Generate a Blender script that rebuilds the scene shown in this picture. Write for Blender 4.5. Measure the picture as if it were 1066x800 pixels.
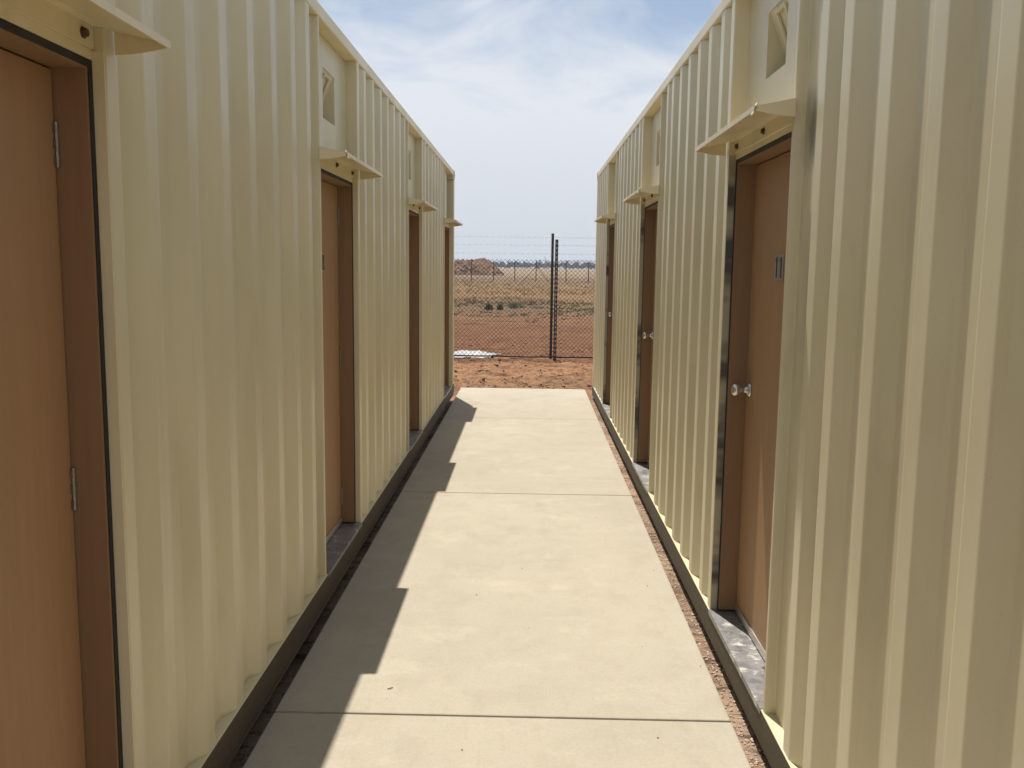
import bpy, bmesh, math, random
from mathutils import Vector, Matrix, noise
random.seed(7)
for o in list(bpy.data.objects): bpy.data.objects.remove(o)
S = bpy.context.scene
C = S.collection

# ------------------------------------------------------------------ camera
F, PITCH, YAW, ROLL, CAM_H = 950.0, 0.1283, -0.0187, 0.0126, 1.708
fw0 = Vector((math.sin(YAW), math.cos(YAW), 0)); rt0 = Vector((math.cos(YAW), -math.sin(YAW), 0)); up0 = Vector((0, 0, 1))
fwd = math.cos(PITCH)*fw0 - math.sin(PITCH)*up0
up1 = math.sin(PITCH)*fw0 + math.cos(PITCH)*up0
rgt = math.cos(ROLL)*rt0 + math.sin(ROLL)*up1
upv = -math.sin(ROLL)*rt0 + math.cos(ROLL)*up1
cd = bpy.data.cameras.new('camera'); cam = bpy.data.objects.new('camera', cd); C.objects.link(cam)
cd.sensor_width = 36; cd.sensor_fit = 'HORIZONTAL'; cd.lens = 36*F/1066
cd.clip_start = 0.05; cd.clip_end = 9000
M = Matrix((rgt, upv, -fwd)).transposed().to_4x4(); M.translation = (0, 0, CAM_H)
cam.matrix_world = M
S.camera = cam

# ------------------------------------------------------------------ sun, sky, exposure
TO_SUN = Vector((-0.108, 0.320, 1.0)).normalized()
sd = bpy.data.lights.new('sun', 'SUN'); sd.energy = 5.0; sd.angle = math.radians(0.53); sd.color = (1.0, 0.94, 0.84)
sun = bpy.data.objects.new('sun', sd); C.objects.link(sun)
sun.rotation_euler = TO_SUN.to_track_quat('Z', 'Y').to_euler()
sun.location = (-4, 10, 30)

W = bpy.data.worlds.new('World'); S.world = W; W.use_nodes = True
nt = W.node_tree; nt.nodes.clear()
def wn(t, **k):
    n = nt.nodes.new(t)
    for a, b in k.items(): setattr(n, a, b)
    return n
sky = wn('ShaderNodeTexSky', sky_type='NISHITA', sun_disc=False)
sky.sun_elevation = math.asin(TO_SUN.z); sky.sun_rotation = math.atan2(TO_SUN.x, TO_SUN.y)
sky.air_density = 1.0; sky.dust_density = 0.3; sky.ozone_density = 2.2
tc = wn('ShaderNodeTexCoord')
sep = wn('ShaderNodeSeparateXYZ'); nt.links.new(tc.outputs['Generated'], sep.inputs[0])
zc = wn('ShaderNodeMath', operation='MAXIMUM'); nt.links.new(sep.outputs['Z'], zc.inputs[0]); zc.inputs[1].default_value = 0.02
zc2 = wn('ShaderNodeMath', operation='ADD'); nt.links.new(zc.outputs[0], zc2.inputs[0]); zc2.inputs[1].default_value = 0.30
dx = wn('ShaderNodeMath', operation='DIVIDE'); nt.links.new(sep.outputs['X'], dx.inputs[0]); nt.links.new(zc2.outputs[0], dx.inputs[1])
dy = wn('ShaderNodeMath', operation='DIVIDE'); nt.links.new(sep.outputs['Y'], dy.inputs[0]); nt.links.new(zc2.outputs[0], dy.inputs[1])
cmb = wn('ShaderNodeCombineXYZ'); nt.links.new(dx.outputs[0], cmb.inputs[0]); nt.links.new(dy.outputs[0], cmb.inputs[1])
mp = wn('ShaderNodeMapping'); nt.links.new(cmb.outputs[0], mp.inputs[0])
mp.inputs['Rotation'].default_value = (0, 0, math.radians(18)); mp.inputs['Scale'].default_value = (1.15, 1.35, 1); mp.inputs['Location'].default_value = (4.2, 1.3, 0)
nz = wn('ShaderNodeTexNoise'); nt.links.new(mp.outputs[0], nz.inputs['Vector'])
nz.inputs['Scale'].default_value = 2.6; nz.inputs['Detail'].default_value = 9; nz.inputs['Roughness'].default_value = 0.58; nz.inputs['Distortion'].default_value = 0.5
# thin cloud everywhere low down, breaking into blue higher up
el = wn('ShaderNodeMapRange'); nt.links.new(sep.outputs['Z'], el.inputs[0])
el.inputs[1].default_value = 0.135; el.inputs[2].default_value = 0.245; el.inputs[3].default_value = 0.34; el.inputs[4].default_value = 0.0
ad = wn('ShaderNodeMath', operation='ADD'); nt.links.new(nz.outputs['Fac'], ad.inputs[0]); nt.links.new(el.outputs[0], ad.inputs[1])
cr = wn('ShaderNodeMapRange'); nt.links.new(ad.outputs[0], cr.inputs[0])
cr.inputs[1].default_value = 0.38; cr.inputs[2].default_value = 0.70; cr.inputs[3].default_value = 0.20; cr.inputs[4].default_value = 0.97
mix = wn('ShaderNodeMix', data_type='RGBA'); nt.links.new(cr.outputs[0], mix.inputs[0]); nt.links.new(sky.outputs[0], mix.inputs[6])
hz = wn('ShaderNodeMapRange'); nt.links.new(sep.outputs['Z'], hz.inputs[0])
for i_, v_ in enumerate((0.0, 0.16, 0.84, 1.02)): hz.inputs[i_+1].default_value = v_
hc = wn('ShaderNodeVectorMath', operation='SCALE'); hc.inputs[0].default_value = (7.7, 8.0, 8.5); nt.links.new(hz.outputs[0], hc.inputs['Scale']); nt.links.new(hc.outputs[0], mix.inputs[7])
bg = wn('ShaderNodeBackground'); nt.links.new(mix.outputs[2], bg.inputs[0]); bg.inputs[1].default_value = 0.082
wo = wn('ShaderNodeOutputWorld'); nt.links.new(bg.outputs[0], wo.inputs[0])

S.view_settings.view_transform = 'Standard'; S.view_settings.look = 'None'
S.view_settings.gamma = 1; S.view_settings.use_curve_mapping = False
S.view_settings.exposure = 0.31

# ------------------------------------------------------------------ helpers
def tag(o, label=None, cat=None, group=None, kind=None):
    if label: o['label'] = label
    if cat: o['category'] = cat
    if group: o['group'] = group
    if kind: o['kind'] = kind
    return o
def empty(name, loc):
    o = bpy.data.objects.new(name, None); C.objects.link(o); o.location = loc; o.empty_display_size = 0.2
    return o
ORG = {}
def obj(name, bm, mats, parent=None, org=None, smooth=False, fix=True):
    """links bm (world coordinates) as one mesh object; org = object's own origin when top-level"""
    if fix: bmesh.ops.recalc_face_normals(bm, faces=bm.faces[:])
    off = Vector(org) if org is not None else Vector((0, 0, 0))
    if parent is not None:
        r = parent
        while r.parent: r = r.parent
        off = r.location.copy()
    bmesh.ops.translate(bm, vec=-off, verts=bm.verts[:])
    me = bpy.data.meshes.new(name); bm.to_mesh(me); bm.free()
    for m in (mats if isinstance(mats, (list, tuple)) else [mats]): me.materials.append(m)
    if smooth:
        for p in me.polygons: p.use_smooth = True
    o = bpy.data.objects.new(name, me); C.objects.link(o)
    if parent is not None: o.parent = parent
    else: o.location = off
    return o
def B(): return bmesh.new()
def box(bm, x0, x1, y0, y1, z0, z1, mi=0, bev=0):
    vs = [bm.verts.new((x, y, z)) for x in (x0, x1) for y in (y0, y1) for z in (z0, z1)]
    fs = []
    for idx in ((0,1,3,2),(4,6,7,5),(0,4,5,1),(2,3,7,6),(0,2,6,4),(1,5,7,3)):
        f = bm.faces.new([vs[i] for i in idx]); f.material_index = mi; fs.append(f)
    if bev:
        es = list({e for f in fs for e in f.edges})
        bmesh.ops.bevel(bm, geom=es, offset=bev, segments=2, affect='EDGES', profile=0.5)
    return vs
def frame_of(d):
    d = d.normalized(); a = Vector((0, 0, 1)) if abs(d.z) < 0.9 else Vector((1, 0, 0))
    u = d.cross(a).normalized(); return u, d.cross(u).normalized()
def tube(bm, pts, r, n=8, caps=True, mi=0):
    pts = [Vector(p) for p in pts]; rings = []
    for i, p in enumerate(pts):
        d = (pts[min(i+1, len(pts)-1)] - pts[max(i-1, 0)]); u, v = frame_of(d)
        rr = r[i] if isinstance(r, (list, tuple)) else r
        rings.append([bm.verts.new(p + (u*math.cos(2*math.pi*k/n) + v*math.sin(2*math.pi*k/n))*rr) for k in range(n)])
    for a, b in zip(rings, rings[1:]):
        for k in range(n):
            f = bm.faces.new((a[k], a[(k+1) % n], b[(k+1) % n], b[k])); f.material_index = mi
    if caps:
        bm.faces.new(rings[0][::-1]).material_index = mi; bm.faces.new(rings[-1]).material_index = mi
def lathe(bm, base, axis, prof, n=20):
    axis = Vector(axis).normalized(); u, v = frame_of(axis); base = Vector(base); rings = []
    for (t, r) in prof:
        rings.append([bm.verts.new(base + axis*t + (u*math.cos(2*math.pi*k/n) + v*math.sin(2*math.pi*k/n))*max(r, 1e-4)) for k in range(n)])
    for a, b in zip(rings, rings[1:]):
        for k in range(n): bm.faces.new((a[k], a[(k+1) % n], b[(k+1) % n], b[k]))
    bm.faces.new(rings[0][::-1]); bm.faces.new(rings[-1])
def poly_prism(bm, pts, vec, mi=0):
    """closed prism from a 3-D polygon swept by vec"""
    vec = Vector(vec); a = [bm.verts.new(p) for p in pts]; b = [bm.verts.new(Vector(p)+vec) for p in pts]
    n = len(a)
    bm.faces.new(a[::-1]).material_index = mi; bm.faces.new(b).material_index = mi
    for i in range(n): bm.faces.new((a[i], a[(i+1) % n], b[(i+1) % n], b[i])).material_index = mi
def lump(bm, c, r, seed, sq=0.7, sub=1):
    res = bmesh.ops.create_icosphere(bm, subdivisions=sub, radius=1)
    rot = Matrix.Rotation(random.random()*6.28, 3, 'Z') @ Matrix.Rotation(random.random()*6.28, 3, 'X')
    for v in res['verts']:
        p = v.co.copy(); k = 1 + 0.45*noise.noise(p*1.3 + Vector((seed, seed*1.7, 0)))
        q = rot @ (p*k*r); q.z *= sq; v.co = q + Vector(c)

# ------------------------------------------------------------------ materials
def mat(name):
    m = bpy.data.materials.new(name); m.use_nodes = True
    t = m.node_tree; b = t.nodes['Principled BSDF']
    return m, t, b
def N(t, ty, **k):
    n = t.nodes.new(ty)
    for a, b in k.items(): setattr(n, a, b)
    return n
def setin(n, **k):
    for a, b in k.items(): n.inputs[a.replace('_', ' ')].default_value = b
def noise_fac(t, vec, scale, detail=4, rough=0.55, lo=0.3, hi=0.7, a=0.0, b=1.0, stretch=None):
    v = vec
    if stretch:
        mpn = N(t, 'ShaderNodeMapping'); t.links.new(v, mpn.inputs[0]); mpn.inputs['Scale'].default_value = stretch; v = mpn.outputs[0]
    n = N(t, 'ShaderNodeTexNoise'); t.links.new(v, n.inputs['Vector']); setin(n, Scale=scale, Detail=detail, Roughness=rough)
    r = N(t, 'ShaderNodeMapRange'); t.links.new(n.outputs['Fac'], r.inputs[0])
    for i, x in enumerate((lo, hi, a, b)): r.inputs[i+1].default_value = x
    return r.outputs[0]
def mixc(t, fac, a, b, blend='MIX'):
    m = N(t, 'ShaderNodeMix', data_type='RGBA', blend_type=blend)
    for s, x in ((0, fac), (6, a), (7, b)):
        if hasattr(x, 'is_linked'): t.links.new(x, m.inputs[s])
        else: m.inputs[s].default_value = x if s == 0 else (x if len(x) == 4 else (*x, 1))
    return m.outputs[2]
def mathn(t, op, a, b=None):
    n = N(t, 'ShaderNodeMath', operation=op)
    for i, x in enumerate((a, b)):
        if x is None: continue
        if hasattr(x, 'is_linked'): t.links.new(x, n.inputs[i])
        else: n.inputs[i].default_value = x
    return n.outputs[0]
def bump(t, b, h, strength=0.3, dist=0.01):
    n = N(t, 'ShaderNodeBump'); t.links.new(h, n.inputs['Height']); n.inputs['Strength'].default_value = strength; n.inputs['Distance'].default_value = dist
    t.links.new(n.outputs[0], b.inputs['Normal'])
def objco(t): return N(t, 'ShaderNodeTexCoord').outputs['Object']

CREAM = (0.635, 0.573, 0.393)
def cream_paint(name, smudges=(), base=CREAM):
    m, t, b = mat(name); co = objco(t)
    c = mixc(t, noise_fac(t, co, 1.6, 3, 0.5, 0.42, 0.62, stretch=(1, 1, 0.55)), base, tuple(x*k for x, k in zip(base, (0.93, 0.93, 0.91))))
    c = mixc(t, noise_fac(t, co, 7.0, 6, 0.65, 0.62, 0.78, 0, 0.35, stretch=(1, 1, 0.35)), c, (0.50, 0.42, 0.27))       # dusty patches
    c = mixc(t, noise_fac(t, co, 3.1, 2, 0.35, 0.56, 0.60, 0, 0.16, stretch=(1, 1, 0.5)), c, (0.47, 0.42, 0.28))            # duller overspray patches
    c = mixc(t, noise_fac(t, co, 26, 4, 0.6, 0.55, 0.7, 0, 0.12, stretch=(1, 1, 0.06)), c, (0.42, 0.35, 0.23))           # faint runs of dust
    c = mixc(t, noise_fac(t, co, 140, 2, 0.5, 0.66, 0.74, 0, 0.25), c, (0.38, 0.31, 0.2))                                 # specks
    for (ctr, rad, sc) in smudges:                                                                                        # sooty smears left by welding
        mpn = N(t, 'ShaderNodeMapping'); t.links.new(co, mpn.inputs[0])
        mpn.inputs['Scale'].default_value = tuple(1/r for r in rad); mpn.inputs['Location'].default_value = tuple(-x/r for x, r in zip(ctr, rad))
        l = N(t, 'ShaderNodeVectorMath', operation='LENGTH'); t.links.new(mpn.outputs[0], l.inputs[0])
        nn = noise_fac(t, co, 9, 4, 0.6, 0.3, 0.7, -0.45, 0.45, stretch=(1, 1, 0.4))
        f = mathn(t, 'ADD', l.outputs['Value'], nn)
        r = N(t, 'ShaderNodeMapRange'); t.links.new(f, r.inputs[0]); r.inputs[1].default_value = 0.1; r.inputs[2].default_value = 1.1; r.inputs[3].default_value = sc; r.inputs[4].default_value = 0
        c = mixc(t, r.outputs[0], c, (0.09, 0.085, 0.075))
    t.links.new(c, b.inputs['Base Color'])
    t.links.new(noise_fac(t, co, 3.5, 4, 0.6, 0.3, 0.7, 0.30, 0.46), b.inputs['Roughness'])
    b.inputs['Specular IOR Level'].default_value = 0.5
    h = mathn(t, 'ADD', noise_fac(t, co, 2.2, 3, 0.5, 0, 1, 0, 1), mathn(t, 'MULTIPLY', noise_fac(t, co, 260, 2, 0.5, 0, 1), 0.03))
    bump(t, b, h, 0.22, 0.010)
    return m
def simple(name, col, rough=0.6, metal=0.0, var=0.12, scale=20, bumpd=0.0, stretch=None):
    m, t, b = mat(name); co = objco(t)
    c = mixc(t, noise_fac(t, co, scale, 5, 0.6, 0.3, 0.7, stretch=stretch), tuple(x*(1-var) for x in col), tuple(min(1, x*(1+var)) for x in col))
    t.links.new(c, b.inputs['Base Color']); b.inputs['Metallic'].default_value = metal
    t.links.new(noise_fac(t, co, scale*0.6, 4, 0.6, 0.3, 0.7, max(0.05, rough-0.1), min(1, rough+0.1)), b.inputs['Roughness'])
    if bumpd: bump(t, b, noise_fac(t, co, scale*2, 5, 0.6, 0, 1), 0.5, bumpd)
    return m
M_cream_trim_lit = cream_paint('cream_paint_bounce_lit', base=(0.73, 0.64, 0.425))  # same cream paint as the walls, lightened to put bounce light into the colour
M_cream_wall = cream_paint('cream_wall_paint')  # plain cream base colour of the walls
M_rail = None
def rail_paint():
    m, t, b = mat('dark_rail_coating'); co = objco(t)
    c = mixc(t, noise_fac(t, co, 5, 6, 0.65, 0.35, 0.7, stretch=(1, 0.5, 2)), (0.070, 0.053, 0.031), (0.046, 0.034, 0.021))
    c = mixc(t, noise_fac(t, co, 11, 6, 0.7, 0.58, 0.72, 0, 0.7), c, (0.11, 0.065, 0.035))
    c = mixc(t, noise_fac(t, co, 60, 3, 0.6, 0.6, 0.72, 0, 0.6), c, (0.15, 0.115, 0.08))
    t.links.new(c, b.inputs['Base Color']); b.inputs['Roughness'].default_value = 0.72
    bump(t, b, noise_fac(t, co, 40, 5, 0.6, 0, 1), 0.4, 0.004)
    return m
M_rail = rail_paint()
def timber(name, col):
    m, t, b = mat(name); co = objco(t)
    g = noise_fac(t, co, 14, 6, 0.6, 0.3, 0.7, stretch=(3, 3, 0.12))
    c = mixc(t, g, tuple(x*0.95 for x in col), tuple(x*1.04 for x in col))
    c = mixc(t, noise_fac(t, co, 90, 3, 0.5, 0.35, 0.65, 0, 0.35, stretch=(1, 1, 0.05)), c, tuple(x*0.78 for x in col))
    c = mixc(t, noise_fac(t, co, 1.5, 3, 0.5, 0.4, 0.65, 0, 0.3), c, tuple(x*y for x, y in zip(col, (1.05, 0.92, 0.8))))
    t.links.new(c, b.inputs['Base Color']); b.inputs['Roughness'].default_value = 0.55; b.inputs['Specular IOR Level'].default_value = 0.3
    bump(t, b, noise_fac(t, co, 120, 3, 0.5, 0, 1, stretch=(1, 1, 0.06)), 0.15, 0.002)
    return m
M_leaf = timber('door_veneer', (0.352, 0.211, 0.112))
M_frame = timber('frame_timber', (0.262, 0.158, 0.086))
M_seal_and_dark = simple('black_seal_and_hole_dark', (0.018, 0.016, 0.015), 0.7)
def galv():
    m, t, b = mat('galvanised_steel'); co = objco(t)
    v = N(t, 'ShaderNodeTexVoronoi'); t.links.new(co, v.inputs['Vector']); v.inputs['Scale'].default_value = 45
    c = mixc(t, noise_fac(t, co, 6, 6, 0.7, 0.35, 0.7), (0.33, 0.325, 0.32), (0.19, 0.19, 0.195))
    c = mixc(t, noise_fac(t, co, 13, 7, 0.75, 0.54, 0.62, 0, 0.9), c, (0.66, 0.64, 0.61))
    t.links.new(c, b.inputs['Base Color']); b.inputs['Metallic'].default_value = 0.75
    t.links.new(mathn(t, 'ADD', noise_fac(t, co, 9, 5, 0.7, 0.3, 0.7, 0.32, 0.6), mathn(t, 'MULTIPLY', v.outputs['Distance'], 0.1)), b.inputs['Roughness'])
    bump(t, b, noise_fac(t, co, 7, 4, 0.6, 0, 1), 0.3, 0.01)
    return m
M_galv = galv()
def patchy_jamb():
    m, t, b = mat('patchy_primed_steel'); co = objco(t)
    f = noise_fac(t, co, 4.2, 3, 0.6, 0.50, 0.62, stretch=(0.3, 0.3, 1))
    c = mixc(t, f, (0.42, 0.39, 0.28), (0.09, 0.092, 0.082))
    t.links.new(c, b.inputs['Base Color']); b.inputs['Roughness'].default_value = 0.45; b.inputs['Metallic'].default_value = 0.2
    return m
M_jamb = patchy_jamb()
M_steel = simple('satin_nickel', (0.62, 0.60, 0.56), 0.28, 1.0, 0.05, 30)
M_hinge = simple('dull_hinge_steel', (0.25, 0.22, 0.185), 0.42, 0.85, 0.15, 60)
M_dark = simple('dark_steel', (0.035, 0.033, 0.032), 0.55, 0.3, 0.3, 30)
M_bolt = simple('rusty_bolt', (0.10, 0.06, 0.035), 0.7, 0.4, 0.3, 60)
M_plate = simple('sign_plate', (0.30, 0.28, 0.26), 0.5, 0.3, 0.08, 40)
M_ink = simple('sign_digit_paint', (0.02, 0.018, 0.018), 0.6)
M_alu = simple('aluminium_strip', (0.60, 0.57, 0.52), 0.4, 0.8, 0.12, 30)
def concrete():
    m, t, b = mat('walkway_concrete'); co = objco(t)
    c = mixc(t, noise_fac(t, co, 0.9, 5, 0.6, 0.35, 0.68), (0.415, 0.375, 0.300), (0.372, 0.336, 0.268))
    c = mixc(t, noise_fac(t, co, 4.5, 7, 0.68, 0.50, 0.72, 0, 0.55, stretch=(0.8, 0.6, 1)), c, (0.315, 0.28, 0.215))
    c = mixc(t, noise_fac(t, co, 3.0, 8, 0.7, 0.54, 0.68, 0, 0.55, stretch=(0.8, 1.1, 1)), c, (0.475, 0.435, 0.352))
    c = mixc(t, noise_fac(t, co, 2.2, 9, 0.75, 0.55, 0.70, 0, 0.4, stretch=(1.0, 0.55, 1)), c, (0.30, 0.262, 0.195))
    c = mixc(t, noise_fac(t, co, 17, 7, 0.75, 0.55, 0.72, 0, 0.35, stretch=(1.0, 0.35, 1)), c, (0.29, 0.255, 0.19))
    c = mixc(t, noise_fac(t, co, 130, 4, 0.7, 0.40, 0.7, 0, 0.30), c, (0.27, 0.235, 0.17))
    c = mixc(t, noise_fac(t, co, 60, 4, 0.6, 0.45, 0.75, 0, 0.22), c, (0.26, 0.225, 0.165))
    c = mixc(t, noise_fac(t, co, 33, 2, 0.5, 0.74, 0.79, 0, 0.4), c, (0.18, 0.145, 0.105))      # specks of dirt
    t.links.new(c, b.inputs['Base Color']); t.links.new(noise_fac(t, co, 8, 5, 0.6, 0.3, 0.7, 0.7, 0.9), b.inputs['Roughness'])
    b.inputs['Specular IOR Level'].default_value = 0.25
    h = mathn(t, 'ADD', noise_fac(t, co, 180, 4, 0.6, 0, 1), mathn(t, 'MULTIPLY', noise_fac(t, co, 9, 4, 0.5, 0, 1, stretch=(1, 0.5, 1)), 1.2))
    bump(t, b, h, 0.25, 0.004)
    return m
M_conc = concrete()
def ground_mat():
    m, t, b = mat('outback_ground'); co = objco(t)
    sp = N(t, 'ShaderNodeSeparateXYZ'); t.links.new(co, sp.inputs[0])
    # wandering distance, so that the bands of bare soil, scrub and straw have ragged edges
    wob = noise_fac(t, co, 0.16, 5, 0.65, 0.2, 0.8, -0.30, 0.30, stretch=(0.5, 1, 1))
    ln = mathn(t, 'LOGARITHM', mathn(t, 'MAXIMUM', sp.outputs['Y'], 1.0), math.e)
    d = mathn(t, 'ADD', ln, mathn(t, 'MULTIPLY', wob, 0.6))
    ramp = N(t, 'ShaderNodeValToRGB')
    rg = N(t, 'ShaderNodeMapRange'); t.links.new(d, rg.inputs[0]); rg.inputs[1].default_value = 2.4; rg.inputs[2].default_value = 7.0
    t.links.new(rg.outputs[0], ramp.inputs[0])
    def pos(y): return (math.log(y)-2.4)/4.6
    stops = [(11.1, (0.47, 0.34, 0.245)), (12.6, (0.32, 0.185, 0.108)), (17.0, (0.345, 0.185, 0.100)), (18.4, (0.215, 0.102, 0.054)), (24, (0.195, 0.095, 0.052)), (31, (0.205, 0.112, 0.062)),
             (36, (0.150, 0.105, 0.062)), (46, (0.175, 0.118, 0.066)), (56, (0.245, 0.152, 0.076)), (85, (0.215, 0.145, 0.075)), (115, (0.185, 0.128, 0.08)), (220, (0.29, 0.22, 0.145)), (900, (0.32, 0.255, 0.18))]
    els = ramp.color_ramp.elements
    els[0].position = pos(stops[0][0]); els[0].color = (*stops[0][1], 1)
    els[1].position = pos(stops[-1][0]); els[1].color = (*stops[-1][1], 1)
    for y, c in stops[1:-1]:
        e = els.new(pos(y)); e.color = (*c, 1)
    c = ramp.outputs[0]
    c = mixc(t, noise_fac(t, co, 1.1, 7, 0.7, 0.45, 0.72, 0, 0.85, stretch=(0.30, 1.5, 1)), c, (0.080, 0.040, 0.024))
    c = mixc(t, noise_fac(t, co, 5.0, 7, 0.7, 0.5, 0.75, 0, 0.55, stretch=(0.7, 1, 1)), c, (0.33, 0.205, 0.125))
    c = mixc(t, noise_fac(t, co, 14, 6, 0.7, 0.50, 0.64, 0, 0.75, stretch=(0.6, 1.3, 1)), c, (0.058, 0.030, 0.018))
    t.links.new(c, b.inputs['Base Color']); b.inputs['Roughness'].default_value = 0.95; b.inputs['Specular IOR Level'].default_value = 0.1
    bump(t, b, noise_fac(t, co, 18, 8, 0.75, 0, 1), 0.9, 0.045)
    return m
M_ground = ground_mat()
M_clod = simple('soil_clod', (0.24, 0.132, 0.076), 0.95, 0, 0.35, 25, 0.004)
M_pebble = simple('dusty_gravel', (0.46, 0.335, 0.24), 0.95, 0, 0.4, 60, 0.002)
M_wire = simple('fence_wire', (0.055, 0.048, 0.042), 0.6, 0.3, 0.2, 30)
M_barb = simple('galvanised_barbed_wire', (0.24, 0.24, 0.25), 0.5, 0.5, 0.1, 30)
M_post = simple('black_fence_post', (0.022, 0.020, 0.02), 0.5, 0.2, 0.3, 20)
M_picket = simple('picket_steel', (0.05, 0.047, 0.045), 0.5, 0.4, 0.4, 30)
M_hole = simple('picket_hole_edge', (0.38, 0.36, 0.34), 0.5, 0.3, 0.2, 50)
M_farpost = simple('weathered_post', (0.07, 0.06, 0.052), 0.8, 0.0, 0.3, 10)
M_plastic = simple('white_plastic', (0.42, 0.415, 0.41), 0.45, 0, 0.35, 7)
M_green = simple('scrub_leaf', (0.125, 0.15, 0.075), 0.8, 0, 0.4, 3)
M_sage = simple('sage_scrub', (0.135, 0.138, 0.078), 0.85, 0, 0.4, 0.6)
M_straw = simple('dry_grass', (0.235, 0.172, 0.09), 0.85, 0, 0.35, 0.5)
M_tree = simple('far_tree_leaf', (0.055, 0.062, 0.04), 0.85, 0, 0.4, 0.05)
M_bark = simple('grey_bark', (0.11, 0.09, 0.07), 0.9)
M_mound = simple('spoil_soil', (0.155, 0.085, 0.048), 0.95, 0, 0.5, 1.2, 0.1)
M_hill = simple('hill_scrub', (0.14, 0.13, 0.10), 0.95, 0, 0.15, 0.01)
M_mast = simple('mast_steel', (0.20, 0.20, 0.20), 0.6, 0.3)
M_twig = simple('dry_twig', (0.16, 0.085, 0.04), 0.9)

# ------------------------------------------------------------------ ground and walkway
FENCE_Y = 17.9
def ground_z(x, y):
    z = -0.014 - 0.086*min(1, max(0, (y-12.6)/4.5))
    if y > 12.7:
        k = min(1, (y-12.7)/0.5)
        far = max(0, 1-(y-12.9)/40)
        z += k*far*(1.9 if y < 17.6 else 1.3)*(0.045*noise.noise(Vector((x*0.7, y*1.1, 0))) + 0.035*noise.noise(Vector((x*2.1, y*3.4, 4))) + 0.030*noise.noise(Vector((x*6, y*8, 9))) + 0.016*noise.noise(Vector((x*13, y*15, 5))))
        if y > 18.3: z += far*0.025*math.sin(y*3.1 + 0.8*noise.noise(Vector((x*0.3, y*0.3, 2))))
    elif y > -0.5:
        z += 0.006*noise.noise(Vector((x*3, y*3, 1)))
        if -1.9 < x < -0.93: z -= 0.085*min(1, max(0, (12.4-y)/0.6))
    return z
def axis(segs):
    out = []
    for a, b, s in segs:
        n = max(1, round((b-a)/s)); out += [a+(b-a)*i/n for i in range(n)]
    return out + [segs[-1][1]]
xs = axis([(-4000, -300, 400), (-300, -40, 40), (-40, -8, 4), (-8, -3, .4), (-3, 3, .06), (3, 8, .4), (8, 40, 4), (40, 300, 40), (300, 4000, 400)])
ys = axis([(-1500, -60, 300), (-60, -8, 8), (-8, 12.6, .4), (12.6, 20, .05), (20, 34, .12), (34, 60, 1), (60, 300, 12), (300, 1500, 120), (1500, 5500, 500)])
bm = B(); grid = [[bm.verts.new((x, y, ground_z(x, y))) for x in xs] for y in ys]
for a, b in zip(grid, grid[1:]):
    for i in range(len(xs)-1): bm.faces.new((a[i], a[i+1], b[i+1], b[i]))
tag(obj('ground', bm, M_ground, smooth=True), kind='structure')

SL, SR = -0.960, 0.790
joints = [-3.64, -0.17, 3.30, 6.755, 10.22, 12.78]
bm = B()
for y0, y1 in zip(joints, joints[1:]):
    box(bm, SL, SR, y0+0.0048, y1-0.0048, -0.16, 0.0, 0, 0.007)
tag(obj('walkway', bm, M_conc), kind='structure')
bm = B()
for y in joints[1:-1]: box(bm, SL+.01, SR-.01, y-.0043, y+.0043, -0.15, -0.012)
tag(obj('walkway_joint_filler', bm, M_dark), kind='structure')

# ------------------------------------------------------------------ shipping containers
Y0, Y1 = -0.46, 12.0
Z0, ZR, ZT = 0.032, 0.163, 2.91
ZH = 2.172          # underside of the steel door head
DEP = 0.036         # corrugation depth
REC = 0.066         # recessed panels over the doors
LEAF = 0.112        # door leaf set back
class Side:
    def __init__(s, wall_x, out): s.x, s.out = wall_x, out      # out = +1: the corridor lies towards +x
    def X(s, d): return s.x - s.out*d                            # d = depth into the container
    def box(s, bm, d0, d1, y0, y1, z0, z1, mi=0, bev=0):
        a, b = sorted((s.X(d0), s.X(d1))); return box(bm, a, b, y0, y1, z0, z1, mi, bev)
def bend(pts, r=0.006, n=3):
    out = [pts[0]]
    for p, q, w in zip(pts, pts[1:], pts[2:]):
        p, q, w = Vector(p), Vector(q), Vector(w); a = (p-q); b = (w-q)
        if a.length < 2.2*r or b.length < 2.2*r: out.append(tuple(q)); continue
        A = q + a.normalized()*r; D = q + b.normalized()*r
        for i in range(n+1):
            t = i/n; out.append(tuple((1-t)**2*A + 2*t*(1-t)*q + t*t*D))
    return out + [pts[-1]]
def sheet(bm, s, prof, z0, z1):
    """pressed steel sheet: profile of (y, depth) swept from z0 to z1 (thickened outwards-in by a modifier)"""
    rows = [[bm.verts.new((s.X(d), y, z)) for z in (z0, z1)] for (y, d) in prof]
    for a, b in zip(rows, rows[1:]):
        bm.faces.new((a[0], b[0], b[1], a[1]) if s.out > 0 else (a[0], a[1], b[1], b[0]))
def thick(o, t=0.003):
    m = o.modifiers.new('steel_thickness', 'SOLIDIFY'); m.thickness = t; m.offset = -1
def panel_profile(e, n, cent, last):
    """wall between the far edge e of one door bay and the near edge n of the next"""
    p = [(e, REC), (e, 0.0), (e+0.062, 0.0), (e+0.062+0.06, DEP)]
    for c in cent: p += [(e+c-0.037-0.066, DEP), (e+c-0.037, 0), (e+c+0.037, 0), (e+c+0.037+0.066, DEP)]
    l = e+last
    p += [(l-0.10, DEP), (l-0.035, 0), (l+0.033, 0), (l+0.09, DEP), (n-0.030, DEP), (n-0.024, 0), (n, 0), (n, REC)]
    q = [p[0]]
    for a in p[1:]:                                             # keep y non-decreasing
        if a[0] < q[-1][0]: a = (q[-1][0]+0.002, a[1])
        q.append(a)
    return q

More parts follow.
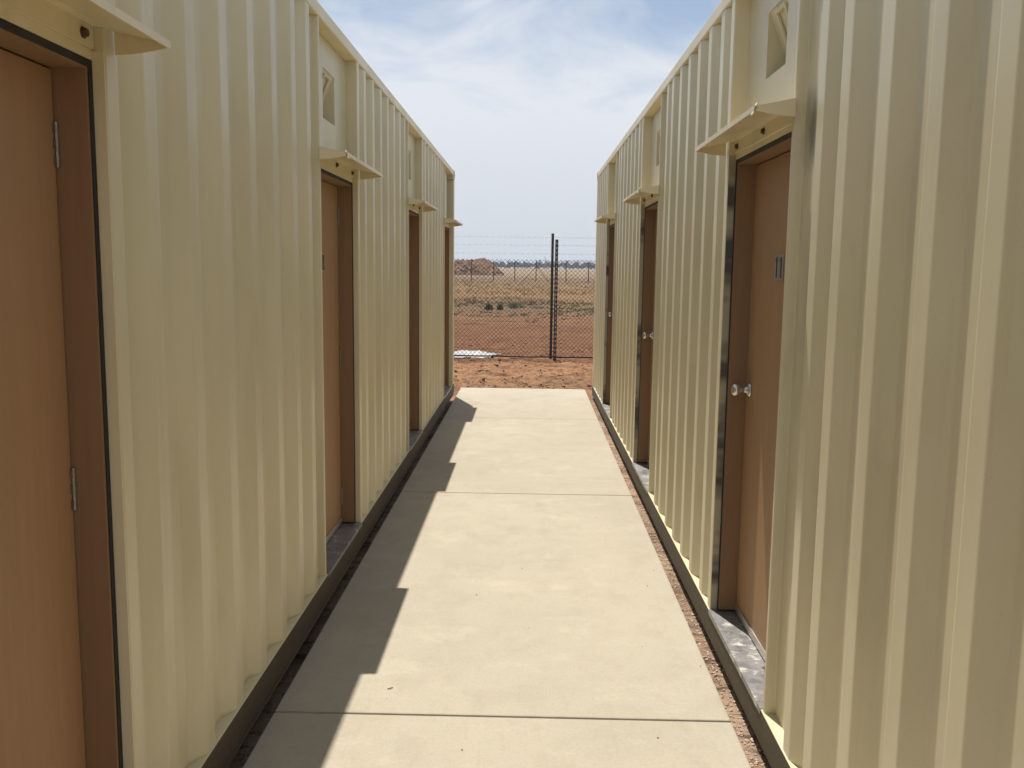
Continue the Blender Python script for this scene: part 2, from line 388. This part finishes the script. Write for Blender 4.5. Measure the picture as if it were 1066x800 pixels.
def container(name, label, s, bays, w_bay, cent, last, far_door, digits, wall_mat, jamb_mat):
    depth = 2.50
    root = empty(name, (s.X(depth/2), (Y0+Y1)/2, Z0)); tag(root, label, 'container', 'shipping containers turned into rooms')
    ZB, ZU = ZR-0.003, ZT-0.064
    # corridor side wall: corrugated panels between the door bays
    bm = B()
    edges = [b for b in bays]
    prev = None; seq = []
    if bays[0] > Y0+0.5:                                        # long panel before the first bay
        n = bays[0]; cs = []; c = n-0.20
        p = [(n, REC), (n, 0), (n-0.024, 0), (n-0.030, DEP), (n-0.13, DEP), (n-0.19, 0), (n-0.258, 0), (n-0.324, DEP)]
        c = n-0.50
        while c > Y0+0.30: p += [(c+0.103, DEP), (c+0.037, 0), (c-0.037, 0), (c-0.103, DEP)]; c -= 0.29
        p += [(Y0+0.10, DEP)]
        seq.append(p[::-1])
    for b0, b1 in zip(bays, bays[1:]): seq.append(panel_profile(b0+w_bay, b1, cent, last))
    e = bays[-1]+w_bay
    if Y1-e > 0.6:
        p = [(e, REC), (e, 0), (e+0.062, 0), (e+0.122, DEP)]; c = e+cent[0]
        while c < Y1-0.24: p += [(c-0.103, DEP), (c-0.037, 0), (c+0.037, 0), (c+0.103, DEP)]; c += cent[1]-cent[0]
        p += [(Y1-0.10, DEP)]
        seq.append(p)
    for p in seq: sheet(bm, s, bend(p), ZB, ZU)
    # jamb returns inside the door bays below the head are part of the pressed wall
    thick(obj('side_wall', bm, wall_mat, root, fix=False))
    # rear wall, end walls, roof, floor pan
    bm = B(); p = []
    c = Y0+0.3; p = [(Y0+0.1, depth)]
    rear = Side(s.X(depth), -s.out)
    p = [(Y0+0.10, DEP)]
    while c < Y1-0.3: p += [(c-0.103, DEP), (c-0.037, 0), (c+0.037, 0), (c+0.103, DEP)]; c += 0.29
    p += [(Y1-0.10, DEP)]
    sheet(bm, rear, p, ZB, ZU); thick(obj('rear_wall', bm, M_cream_wall, root, fix=False))
    for yy, sg in ((Y0, 1), (Y1, -1)):
        bm = B(); rows = []; x = 0.16; pr = [(0.09, DEP)]
        while x < depth-0.2: pr += [(x, DEP), (x+0.07, 0.004), (x+0.15, 0.004), (x+0.22, DEP)]; x += 0.29
        pr += [(depth-0.09, DEP)]
        for (dd, off) in pr:
            rows.append([bm.verts.new((s.X(dd), yy+sg*(off+q), z)) for q in (0, .004) for z in (ZB, ZU)])
        for a, b in zip(rows, rows[1:]):
            bm.faces.new((a[0], b[0], b[1], a[1])); bm.faces.new((a[2], a[3], b[3], b[2]))
        obj('end_wall', bm, M_cream_wall, root)
    bm = B(); s.box(bm, 0.064, depth-0.064, Y0+0.064, Y1-0.064, ZT-0.03, ZT-0.006)
    y = Y0+0.3
    while y < Y1-0.3: s.box(bm, 0.12, depth-0.12, y, y+0.12, ZT-0.0058, ZT+0.008, 0, 0.004); y += 0.29
    obj('roof', bm, M_cream_trim_lit, root)
    bm = B(); s.box(bm, 0.20, depth-0.07, Y0+0.07, Y1-0.07, ZR-0.03, ZR-0.004); obj('floor_pan', bm, M_dark, root)
    # rails
    bm = B()
    s.box(bm, -0.003, 0.078, Y0+0.17, Y1-0.17, ZT-0.063, ZT-0.001, 0, 0.006)
    obj('top_rail', bm, M_cream_trim_lit, root)
    bm = B(); s.box(bm, depth-0.060, depth+0.003, Y0+0.17, Y1-0.17, ZT-0.063, ZT-0.001, 0, 0.006); obj('top_rail', bm, M_cream_trim_lit, root)
    for yy in (Y0, Y1):
        sg = 1 if yy == Y0 else -1; a, b = sorted((yy, yy+sg*0.06))
        bm = B(); s.box(bm, 0.17, depth-0.17, a, b, ZT-0.10, ZT-0.001, 0, 0.006); obj('top_rail', bm, M_cream_trim_lit, root)
        bm = B(); s.box(bm, 0.17, depth-0.17, a, b, Z0, ZR, 0, 0.006); obj('bottom_rail', bm, M_rail, root)
    for da, db in ((-0.004, 0.006), (depth-0.006, depth+0.004)):
        bm = B(); s.box(bm, da, db, Y0+0.17, Y1-0.17, Z0+0.008, ZR-0.006, 0, 0.0015)
        ov = 0.009 if s.out > 0 else -0.002
        lo, hi = (da-ov, da+0.05) if da < 1 else (db-0.05, db+ov)
        s.box(bm, lo, hi, Y0+0.17, Y1-0.17, Z0, Z0+0.0075, 0, 0.001)
        obj('bottom_rail', bm, M_rail, root)
        lo, hi = (da-0.001, da+0.10) if da < 1 else (db-0.10, db+0.001)
        bm = B(); s.box(bm, lo, hi, Y0+0.17, Y1-0.17, ZR-0.0055, ZR, 0, 0.001)
        obj('rail_flange', bm, M_cream_wall, root)
    # corner posts and castings
    for yy in (Y0, Y1):
        sg = 1 if yy == Y0 else -1
        for d0, d1 in ((-0.002, 0.13), (depth-0.13, depth+0.002)):
            a, b = sorted((yy+sg*0.002, yy+sg*0.11)); bm = B()
            s.box(bm, d0, d1, a, b, Z0+0.12, ZT-0.115, 0, 0.012); obj('corner_post', bm, M_cream_trim_lit, root)
            for z0, z1, mm in ((Z0-0.003, Z0+0.118, M_rail), (ZT-0.113, ZT+0.007, M_cream_trim_lit)):
                a2, b2 = sorted((yy-sg*0.003, yy+sg*0.168)); bm = B()
                lo, hi = (d0-0.003, d0+0.16) if d0 < 1 else (d1-0.16, d1+0.003)
                s.box(bm, lo, hi, a2, b2, z0, z1, 0, 0.008)
                # thin black oval standing in for the shaded hole in the casting's face
                yc = (a2+b2)/2; zc_ = (z0+z1)/2; fx = lo-0.001 if d0 < 1 else hi+0.001
                pts = [Vector((s.X(fx), yc+0.032*math.cos(t*math.pi/8), zc_+0.045*math.sin(t*math.pi/8))) for t in range(16)]
                poly_prism(bm, pts, (s.X(0.002)-s.X(0), 0, 0), 1)
                obj('corner_casting', bm, [mm, M_seal_and_dark], root)
    # door bays
    for k, n in enumerate(bays):
        e = n+w_bay; yc = (n+e)/2
        far = far_door                                          # +1: hinges on the far jamb, -1: latch on the far jamb
        # recessed panel over the door, with the wedge of the vent let into it
        v0, v1, w0, w1 = yc-0.115, yc+0.165, 2.445, 2.695
        if far < 0: v0, v1 = yc-0.115, yc+0.165
        bm = B(); T = 0.004
        for (ya, yb, za, zb) in ((n, v0, 2.19, ZU), (v1, e, 2.19, ZU), (v0, v1, 2.19, w0), (v0, v1, w1, ZU)):
            s.box(bm, REC, REC+T, ya, yb, za, zb)
        rp = obj('recess_panel', bm, wall_mat, root)
        bm = B(); DV = REC+0.036
        def q(y, d, z): return bm.verts.new((s.X(d), y, z))
        a = [q(v0, REC+T, w1), q(v1, REC+T, w1), q(v1, REC+DV, w0+0.01), q(v0, REC+DV, w0+0.01)]
        a2 = [q(v0, REC+T, w1+.004), q(v1, REC+T, w1+.004), q(v1, REC+DV+.004, w0+0.01), q(v0, REC+DV+.004, w0+0.01)]
        bm.faces.new(a); bm.faces.new(a2[::-1])
        for yv in (v0, v1): bm.faces.new((q(yv, REC+T, w1), q(yv, REC+DV, w0+0.01), q(yv, REC+DV, w0), q(yv, REC+T, w0)))
        bm.faces.new((q(v0, REC+T, w0), q(v1, REC+T, w0), q(v1, REC+DV, w0), q(v0, REC+DV, w0)))
        vent = obj('vent', bm, wall_mat, rp, fix=False)
        bm = B()                                                # bent tab fixed to the sloping plate
        for (ya, yb, za, zb) in ((yc-0.05, yc-0.035, w0+0.09, w1-0.03), (yc+0.06, yc+0.075, w0+0.09, w1-0.03), (yc-0.05, yc+0.075, w1-0.03, w1-0.018)):
            pts = []
            for (yy, zz) in ((ya, za), (yb, za), (yb, zb), (ya, zb)):
                f = (w1-zz)/(w1-w0); pts.append((s.X(REC+T+f*(DV-T)-0.002), yy, zz))
            poly_prism(bm, pts, (s.X(-0.010)-s.X(0), 0, 0))
        obj('vent_tab', bm, wall_mat, rp)
        # steel head and jambs of the opening
        bm = B()
        s.box(bm, 0.030, REC-0.001, n+0.001, e-0.001, ZH, 2.196)
        hd = obj('door_head', bm, M_cream_trim_lit, root)
        bm = B(); s.box(bm, 0.002, 0.030, e-0.0035, e+0.0005-0.001, ZR+0.003, ZH+0.02); s.box(bm, 0.002, 0.030, n+0.0005, n+0.0035, ZR+0.003, ZH+0.02)
        obj('steel_jamb', bm, jamb_mat, root)
        # timber frame
        g, f = 0.020, 0.009
        bm = B()
        s.box(bm, 0.034, 0.150, e-g-f, e-g, ZR+0.012, ZH-0.018); s.box(bm, 0.034, 0.150, n+g, n+g+f, ZR+0.012, ZH-0.018)
        s.box(bm, 0.034, 0.150, n+g+f, e-g-f, ZH-0.018-f*0.5, ZH-0.018)
        fr = obj('door_frame', bm, M_frame, root)
        bm = B()
        s.box(bm, 0.031, 0.046, e-g, e-0.004, ZR+0.004, ZH-0.001); s.box(bm, 0.031, 0.046, n+0.004, n+g, ZR+0.004, ZH-0.001)
        s.box(bm, 0.031, 0.046, n+g, e-g, ZH-0.018, ZH-0.001)
        obj('seal', bm, M_seal_and_dark, fr)
        # threshold tray
        bm = B(); s.box(bm, -0.005, LEAF+0.06, n+0.006, e-0.006, ZR+0.001, ZR+0.0035, 0)
        s.box(bm, -0.0075, -0.005, n+0.006, e-0.006, ZR-0.018, ZR+0.0035)
        obj('threshold', bm, M_galv, root)
        # leaf
        l0, l1 = n+g+f+0.003, e-g-f-0.004
        zt = ZH-0.018-f*0.5-0.004; zb = ZR+0.022
        bm = B(); s.box(bm, LEAF, LEAF+0.038, l0, l1, zb, zt, 0, 0.002)
        dr = obj('door', bm, M_leaf, root)
        bm = B(); s.box(bm, LEAF-0.007, LEAF-0.0005, l0+0.002, l1-0.002, zb-0.012, zb+0.022, 0, 0.0015)
        obj('door_sweep', bm, M_alu, dr)
        bm = B(); s.box(bm, LEAF+0.06, LEAF+0.064, n+0.01, e-0.01, ZR, ZH-0.02); obj('door_backing', bm, M_seal_and_dark, root)
        yh = l1+0.002 if far > 0 else l0-0.002
        for zh in (1.975, 1.155, 0.335):
            bm = B()
            tube(bm, [(s.X(LEAF-0.004), yh, zh-0.052), (s.X(LEAF-0.004), yh, zh+0.052)], 0.0065, 8)
            sg = -1 if far > 0 else 1
            for (a_, b_) in ((-.048, -.028), (-.010, .010), (.028, .048)):
                aa, bb = sorted((yh, yh+sg*0.012)); s.box(bm, LEAF-0.005, LEAF-0.0006, aa, bb, zh+a_, zh+b_)
            obj('hinge', bm, M_hinge, dr)
        yk = l0+0.065 if far > 0 else l1-0.062
        bm = B()
        lathe(bm, (s.X(LEAF-0.0005), yk, 1.19), (s.out, 0, 0), [(0, .001), (0, .034), (.004, .034), (.010, .026), (.014, .014), (.034, .012), (.038, .018), (.046, .026), (.058, .029), (.068, .026), (.075, .018), (.078, .001)])
        obj('door_knob', bm, M_steel, dr, smooth=True)
        # number plates in the middle of the leaf
        bm = B(); hw, hh = 0.042, 0.047
        for sgn, dg in ((-1, digits[k][0]), (1, digits[k][1])):
            # reading direction: left digit is nearer the camera on the left wall and farther on the right wall
            cy = yc + sgn*0.031*(1 if s.out > 0 else -1); dirn = 1 if s.out > 0 else -1
            zc2_ = 1.716
            s.box(bm, LEAF-0.003, LEAF-0.0006, cy-0.028, cy+0.028, zc2_-0.05, zc2_+0.05, 0, 0.0008)
            def st(a0, a1, z0, z1):
                p0, p1 = sorted((cy+dirn*a0, cy+dirn*a1)); s.box(bm, LEAF-0.0045, LEAF-0.0031, p0, p1, zc2_+z0, zc2_+z1, 1)
            if dg == '1': st(-.006, .007, -.040, .040); st(-.015, -.0062, .022, .034)
            elif dg == '0':
                st(-.019, -.008, -.040, .040); st(.008, .019, -.040, .040); st(-.0078, .0078, .029, .040); st(-.0078, .0078, -.040, -.029)
        if digits[k] != '  ': obj('number_sign', bm, [M_plate, M_ink], dr)
        else: bm.free()
        # canopy: folded sheet over the door, gussets at both ends, bolted back leg
        c0, c1 = n-0.05, e+0.048; bm = B()
        zi, zo, tip = 2.252, 2.226, -0.132
        def pl(d0, z0, d1, z1, ya, yb, th=0.005):
            poly_prism(bm, [(s.X(d0), ya, z0), (s.X(d1), ya, z1), (s.X(d1), ya, z1-th), (s.X(d0), ya, z0-th)], (0, yb-ya, 0))
        pl(-0.004, zi, tip, zo, c0, c1)
        pl(0.024, zi+0.001, -0.0035, zi, n+0.002, e-0.002)
        s.box(bm, tip-0.0045, tip, c0, c1, zo-0.016, zo+0.0015)                                # lip
        s.box(bm, 0.024, 0.0295, n+0.002, e-0.002, 2.1965, zi-0.0045)                    # back leg
        for ya, yb in ((c0, c0+0.005), (c1-0.005, c1)):
            poly_prism(bm, [(s.X(-0.004), ya, zi-0.0052), (s.X(tip), ya, zo-0.0052), (s.X(tip), ya, zo-0.014), (s.X(-0.06), ya, 2.198), (s.X(-0.004), ya, 2.194)], (0, yb-ya, 0))
        poly_prism(bm, [(s.X(tip-0.005), c0, zo-0.026), (s.X(tip-0.005), c0+0.032, zo-0.026), (s.X(tip+0.010), c0+0.032, zo+0.012), (s.X(tip+0.010), c0, zo+0.012)], (s.X(-0.003)-s.X(0), 0, 0.001))
        cn = obj('canopy', bm, M_cream_trim_lit, root)
        for yb in (n+0.46, e-0.055):
            bm = B(); lathe(bm, (s.X(0.024), yb, 2.222), (s.out, 0, 0), [(0, .001), (0, .014), (.003, .014), (.0031, .010), (.011, .010), (.0112, .001)], 6)
            obj('bolt', bm, M_bolt, cn)
    return root

left = Side(-1.0, +1); right = Side(0.8424, -1)
cent = [0.25+0.295*k for k in range(6)]
wl = M_cream_wall
rx = right.X(1.25); ry = (Y0+Y1)/2
wr = cream_paint('cream_wall_paint_scorched', smudges=[((0.8424-rx, 2.95-ry, 2.17-Z0), (0.3, 0.085, 0.15), 0.8), ((0.8424-rx, 2.90-ry, 1.55-Z0), (0.3, 0.13, 0.35), 0.22)])
container('shipping_container', 'cream corrugated steel container in shade left of the walkway, tan doors with hinges showing', left,
          [1.26, 4.40, 7.54, 10.68], 0.93, cent, 1.985, +1, ['  ', '10', '  ', '  '], wl, M_cream_trim_lit)
container('shipping_container', 'cream corrugated steel container right of the walkway, sunlit thresholds and round door knobs', right,
          [-0.07, 3.07, 6.22, 9.37], 0.955, [0.24+0.288*k for k in range(6)], 1.89, -1, ['  ', '11', '  ', '  '], wr, M_jamb)

# ------------------------------------------------------------------ near fence
root = empty('chain_link_fence', (0.42, FENCE_Y, -0.1)); tag(root, 'chain-link fence with barbed wire strands crossing just beyond the end of the walkway', 'fence')
def link_mesh(x0, x1, z0, z1, y, p=0.083, r=0.0044):
    bm = B(); n = int((x1-x0)/p); m = int((z1-z0)/(p/2))
    for i in range(n):
        for sg in (0, 1):
            pts = []
            for j in range(m+1):
                k = j % 2
                x = x0+i*p+k*p*0.5 if sg == 0 else x0+(i+1)*p-k*p*0.5
                pts.append((x, y+(0.003 if k else -0.003)*(1 if sg else -1), z0+j*p/2))
            tube(bm, pts, r, 3, False)
    return bm
obj('chain_link_mesh', link_mesh(-3.4, 3.6, -0.07, 1.84, FENCE_Y), M_wire, root, fix=False)
for px in (-2.58, 0.42, 3.42):
    bm = B(); tube(bm, [(px, FENCE_Y+0.03, -0.25), (px, FENCE_Y+0.03, 2.33)], 0.026, 12)
    lathe(bm, (px, FENCE_Y+0.03, 2.33), (0, 0, 1), [(0, .029), (.012, .028), (.022, .016), (.025, .001)], 12)
    obj('post', bm, M_post, root)
for zz in (1.96, 2.125, 2.275):
    bm = B(); pts = []; 
    for i in range(29):
        x = -3.6+i*0.26; sag = 0.010*math.sin((x+2.58)/3*math.pi*2)
        pts.append((x, FENCE_Y-0.004, zz-abs(sag)))
    tube(bm, pts, 0.0022, 4)
    x = -3.5
    while x < 3.6:
        a = random.random()*3.1
        for q in (0, 1.5):
            v = Vector((0.3*math.cos(a+q), math.cos(a+q), math.sin(a+q))).normalized()*0.018; c = Vector((x+q*0.006, FENCE_Y-0.004, zz-0.004)); tube(bm, [c-v, c+v], 0.0016, 3)
        x += 0.115
    obj('barbed_wire', bm, M_barb, root, fix=False)
bm = B(); tube(bm, [(-3.5+i*0.25, FENCE_Y-0.03, -0.052+0.012*noise.noise(Vector((i*0.4, 3, 0)))) for i in range(29)], 0.016, 6); obj('bottom_wire', bm, M_post, root)
# punched steel picket standing right in front of it
root = empty('steel_picket', (0.487, 17.45, -0.1)); tag(root, 'slim punched steel picket standing beside the black fence post', 'picket')
bm = B(); px, py = 0.487, 17.45
for a in (0, 2.094, 4.189):
    d = Vector((math.sin(a), -math.cos(a), 0)); n_ = Vector((d.y, -d.x, 0))*0.003
    poly_prism(bm, [Vector((px, py, -0.3))+n_, Vector((px, py, -0.3))-n_, Vector((px, py, -0.3))-n_+d*0.032, Vector((px, py, -0.3))+n_+d*0.032], (0, 0, 2.52))
obj('shaft', bm, M_picket, root)
bm = B(); z = 0.02
while z < 2.18:
    box(bm, px-0.011, px+0.011, py-0.0345, py-0.0325, z, z+0.034); z += 0.088
obj('notch_marks', bm, M_hole, root)

# ------------------------------------------------------------------ things lying about
def crumple(bm, cx, cy, w, d, h, nx=34, ny=16, seed=0, z=-0.1):
    g = []
    for j in range(ny+1):
        row = []
        for i in range(nx+1):
            u, v = i/nx*2-1, j/ny*2-1
            ed = max(0, 1-(abs(u)**2.2+abs(v)**2.5)*0.8)
            x = cx+u*w/2*(0.85+0.25*noise.noise(Vector((v*1.5, seed, 0)))); y = cy+v*d/2*(0.8+0.35*noise.noise(Vector((u*1.7, seed, 5))))
            zz = z+h*ed*(0.75+0.6*noise.noise(Vector((u*2.4, v*2, seed)))) + 0.05*abs(noise.noise(Vector((u*4, v*3, seed+2)))) 
            row.append(bm.verts.new((x, y, zz)))
        g.append(row)
    for a, b in zip(g, g[1:]):
        for i in range(nx): bm.faces.new((a[i], a[i+1], b[i+1], b[i]))
bm = B(); crumple(bm, -1.22, 18.5, 1.2, 1.3, 0.06, 40, 26, seed=5)
o = obj('plastic_sheet', bm, M_plastic, org=(-1.28, 18.35, -0.1), fix=False); tag(o, 'crumpled white plastic sheet lying on the red soil at the foot of the fence', 'plastic sheet')
mod = o.modifiers.new('thickness', 'SOLIDIFY'); mod.thickness = 0.002
for i, (x, y, lab) in enumerate(((-0.62, 18.9, 'small white scrap on the soil just right of the plastic sheet'), (0.36, 17.75, 'white scrap lying against the foot of the black fence post'), (0.98, 17.95, 'white scrap on the soil near the right-hand container end'))):
    bm = B(); crumple(bm, x, y, 0.075, 0.06, 0.03, 8, 6, i+11, z=ground_z(x, y)+0.004)
    o = obj('litter', bm, M_plastic, org=(x, y, ground_z(x, y)), fix=False); tag(o, lab, 'litter', 'white scraps near the fence')
    mod = o.modifiers.new('thickness', 'SOLIDIFY'); mod.thickness = 0.002
# twig on the walkway
bm = B(); tube(bm, [(-0.555, 3.50, 0.003), (-0.545, 3.505, 0.004), (-0.535, 3.514, 0.003)], 0.0017, 5); tube(bm, [(-0.546, 3.504, 0.004), (-0.541, 3.500, 0.004)], 0.001, 4)
tag(obj('twig', bm, M_twig, org=(-0.545, 3.5, 0)), 'small brown twig on the concrete at the edge of the shade', 'twig')
bm = B()
for i in range(24):
    x = random.uniform(SL+0.03, SR-0.02) if i % 2 else random.uniform(0.45, SR-0.01); y = random.uniform(2.3, 8)**1.0
    lump(bm, (x, y, 0.002), random.uniform(0.0012, 0.004), i, 0.6)
tag(obj('grit', bm, M_clod), kind='stuff')
# clods of turned soil between walkway and fence, gravel in the gaps beside the slab
bm = B()
for i in range(3200):
    y = 12.85+random.random()**1.2*9.5; x = random.uniform(-0.17, 0.17)*y; r = random.uniform(0.005, 0.018)*(2.2 if random.random() < 0.10 else 1)
    lump(bm, (x, y, ground_z(x, y)+r*0.25), r, i)
tag(obj('soil_clods', bm, M_clod), kind='stuff')
bm = B()
for i in range(2600):
    y = 1.6+random.random()**1.8*11; sd_ = random.random() < 0.75
    x = random.uniform(SR+0.003, 0.875) if sd_ else random.uniform(-1.05, SL-0.003); r = random.uniform(0.002, 0.0075)
    lump(bm, (x, y, ground_z(x, y)+r*0.3), r, i)
tag(obj('gap_gravel', bm, M_pebble), kind='stuff')

# ------------------------------------------------------------------ scrub, dry grass
def tuft(bm, x, y, z, h, w, n, spread=0.5):
    for i in range(n):
        a = random.random()*6.283; t = random.random()*spread; r = random.random()*w
        b = Vector((x+r*math.cos(a), y+r*math.sin(a), z-0.01)); d = Vector((math.cos(a)*t, math.sin(a)*t, 1)).normalized()*h*random.uniform(0.5, 1.1)
        s_ = Vector((-math.sin(a+1), math.cos(a+1), 0))*h*0.035
        mid = b+d*0.55; tipv = b+d+Vector((math.cos(a), math.sin(a), -0.4))*h*0.15
        v = [bm.verts.new(p) for p in (b-s_, b+s_, mid+s_*0.8, tipv, mid-s_*0.8)]; bm.faces.new(v)
def bushy(bm, c, rx, ry, rz, n, ls):
    for i in range(n):
        while True:
            p = Vector((random.uniform(-1, 1), random.uniform(-1, 1), random.uniform(0, 1)))
            if p.length < 1 and p.length > 0.35*random.random(): break
        k = 0.7+0.5*noise.noise(Vector((p.x*1.6+c[0], p.y*1.6+c[1], p.z*1.6)))
        q = Vector((c[0]+p.x*rx*k, c[1]+p.y*ry*k, c[2]+p.z*rz*k))
        a = Vector((random.uniform(-1, 1), random.uniform(-1, 1), random.uniform(-0.6, 1))).normalized(); u, v = frame_of(a)
        l = ls*random.uniform(0.6, 1.4)
        bm.faces.new([bm.verts.new(q+w_) for w_ in (-u*l*0.5, v*l*0.3, u*l*0.5, -v*l*0.3)])
for (px, Y, hh, ww, lab) in ((510.5, 37.5, 0.36, 0.21, 'leftmost of the three low green bushes beyond the fence'), (522.5, 37.8, 0.30, 0.17, 'smallest green bush, between the other two beyond the fence'), (537, 39.5, 0.36, 0.40, 'widest of the three low green bushes beyond the fence')):
    x = (px-553)*Y/950-0.02; z = ground_z(x, Y)
    r_ = empty('bush', (x, Y, z)); tag(r_, lab, 'bush', 'low green bushes beyond the fence')
    bm = B(); bushy(bm, (x, Y, z+0.03), ww, ww, hh, 520, 0.06); obj('foliage', bm, M_green, r_, fix=False)
    bm = B()
    for i in range(7):
        a = i*0.9; tube(bm, [(x, Y, z-0.02), (x+0.5*ww*math.cos(a), Y+0.5*ww*math.sin(a), z+hh*0.7)], [0.012, 0.004], 5)
    obj('stem', bm, M_bark, r_)
bm = B()
for i in range(900):
    Y = random.gauss(40, 5.0); x = random.uniform(-0.17, 0.17)*Y
    if noise.noise(Vector((x*0.35, Y*0.2, 7))) < -0.12: continue
    if Y < 29 or Y > 60: continue
    bushy(bm, (x, Y, ground_z(x, Y)), random.uniform(0.08, 0.22), random.uniform(0.08, 0.22), random.uniform(0.04, 0.13), 16, 0.05)
tag(obj('sage_scrub', bm, M_sage, fix=False), kind='stuff')
bm = B()
for i in range(4200):
    Y = 44+random.random()**1.4*95; x = random.uniform(-0.17, 0.17)*Y
    if noise.noise(Vector((x*0.2, Y*0.12, 17))) < -0.15: continue
    tuft(bm, x, Y, ground_z(x, Y), random.uniform(0.10, 0.26), 0.12, 7)
tag(obj('dry_grass', bm, M_straw, fix=False), kind='stuff')
bm = B()
for i in range(700):
    Y = random.uniform(19, 46); x = random.uniform(-0.17, 0.17)*Y
    if noise.noise(Vector((x*0.4, Y*0.25, 27))) < 0.05: continue
    tuft(bm, x, Y, ground_z(x, Y), random.uniform(0.04, 0.12), 0.07, 7, 0.9)
tag(obj('sparse_grass', bm, M_straw, fix=False), kind='stuff')

# ------------------------------------------------------------------ far fence, spoil heap, tree line, mast, hills
FY = 112.0
root = empty('post_and_wire_fence', (0, FY, -0.1)); tag(root, 'far paddock fence of dark posts with diagonal struts in front of the spoil heap', 'fence', None)
def fx(px): return (px-553)*FY/950+0.02
posts = [fx(491.5), fx(514.5), fx(536.5), fx(558.5), fx(589.5)]
sp_ = 2.72
xs_ = [posts[0]-sp_*i for i in range(7, 0, -1)] + posts + [posts[-1]+sp_*i for i in range(1, 8)]
for x in xs_:
    bm = B(); tube(bm, [(x, FY, -0.3), (x+random.uniform(-.03, .03), FY, 2.38+random.uniform(-.12, .15))], 0.055, 8); obj('post', bm, M_farpost, root)
for sg in (-1, 1):
    bm = B(); tube(bm, [(posts[3], FY, 1.75), (posts[3]+sg*1.65, FY, -0.2)], 0.04, 6); obj('strut', bm, M_farpost, root)
for z in (0.3, 0.75, 1.2, 1.7, 2.2):
    bm = B(); tube(bm, [(xs_[0], FY-0.06, z), (xs_[-1], FY-0.06, z)], 0.006, 4); obj('wire', bm, M_farpost, root)
# spoil heap
HY = 182.0
bm = B(); nx, ny = 90, 40; g = []
cx, w_, d_ = -11.6, 10.4, 7.0
for j in range(ny+1):
    row = []
    for i in range(nx+1):
        u, v = i/nx*2-1, j/ny*2-1
        prof = max(0, 1-abs(u)**2.6)*max(0, 1-v*v)**0.8
        h = 3.6*prof*(0.88+0.12*math.sin(u*5.2-0.6))
        h += prof**0.4*(0.45*noise.noise(Vector((u*6, v*4, 1)))+0.28*noise.noise(Vector((u*17, v*11, 2)))+0.16*noise.noise(Vector((u*40, v*26, 3))))
        row.append(bm.verts.new((cx+u*w_*0.62, HY+v*d_, -0.15+h)))
    g.append(row)
for a, b in zip(g, g[1:]):
    for i in range(nx): bm.faces.new((a[i], a[i+1], b[i+1], b[i]))
for i in range(160):
    u = random.uniform(-1, 1); v = random.uniform(-1, -0.1); 
    k = max(0, 1-abs(u)**2.6)*max(0, 1-v*v)**0.8
    lump(bm, (cx+u*w_*0.62, HY+v*d_, -0.1+3.1*k), random.uniform(0.08, 0.3), i)
tag(obj('spoil_heap', bm, M_mound, org=(cx, HY, -0.15)), 'heap of brown excavated soil behind the far fence', 'soil heap')
# tree line: a far wood that reads as one band
TY = 760.0
bm = B()
for i in range(150):
    x = -150+300*i/150+random.uniform(-1.5, 1.5); Y = TY+random.uniform(-25, 25); h = random.uniform(4.2, 8.2)*(1+0.25*noise.noise(Vector((x*0.05, 0, 3)))); r = random.uniform(2.0, 4.2)
    tube(bm, [(x, Y, -0.3), (x+random.uniform(-.4, .4), Y, h*0.75)], [0.25, 0.08], 5)
    for k in range(4): bushy(bm, (x+random.uniform(-1, 1)*r*0.6, Y, h*random.uniform(0.12, 0.45)), r*random.uniform(0.5, 1.0), r*0.8, h*random.uniform(0.4, 0.62), 70, 1.1)
tag(obj('tree_line', bm, M_tree, fix=False), kind='stuff')
# slanting mast above the trees
MY = 640.0; mx = (568.5-553)*MY/950
root = empty('lattice_mast', (mx, MY, -0.1)); tag(root, 'thin grey mast with a leaning jib rising above the far tree line', 'mast')
bm = B()
for a, b in (((-0.9, 0), (-0.35, 6.0)), ((0.9, 0), (0.15, 6.0))): tube(bm, [(mx+a[0], MY, a[1]-0.2), (mx+b[0], MY, b[1])], 0.14, 5)
for k in range(6): tube(bm, [(mx-0.9+0.09*k, MY, k), (mx+0.9-0.12*k-0.1, MY, k+1)], 0.07, 4)
obj('tower', bm, M_mast, root)
bm = B(); tube(bm, [(mx+0.5, MY, 5.2), (mx-0.9, MY, 8.6)], 0.22, 6); obj('jib', bm, M_mast, root)
# hills
bm = B(); n = 120; rows = []
for i in range(n+1):
    x = -1500+3000*i/n; 
    h = 10+6*noise.noise(Vector((x*0.0016, 1, 0)))+15*math.exp(-((x-160)/120)**2)+3*noise.noise(Vector((x*0.008, 2, 0)))
    rows.append([bm.verts.new(p) for p in ((x, 3000, -1), (x, 3250, max(1, h)), (x, 3600, -1))])
for a, b in zip(rows, rows[1:]):
    for k in (0, 1): bm.faces.new((a[k], b[k], b[k+1], a[k+1]))
tag(obj('hills', bm, M_hill), kind='structure')

# ------------------------------------------------------------------ the hot, dusty air
bm = B(); box(bm, -4200, 4200, -1700, 5700, -2, 60)
m = bpy.data.materials.new('haze_air'); m.use_nodes = True; t = m.node_tree; t.nodes.clear()
pv = t.nodes.new('ShaderNodeVolumePrincipled'); pv.inputs['Color'].default_value = (0.80, 0.88, 1.0, 1); pv.inputs['Density'].default_value = 0.00036; pv.inputs['Anisotropy'].default_value = 0.2
om = t.nodes.new('ShaderNodeOutputMaterial'); t.links.new(pv.outputs[0], om.inputs['Volume'])
tag(obj('haze', bm, m), kind='stuff')
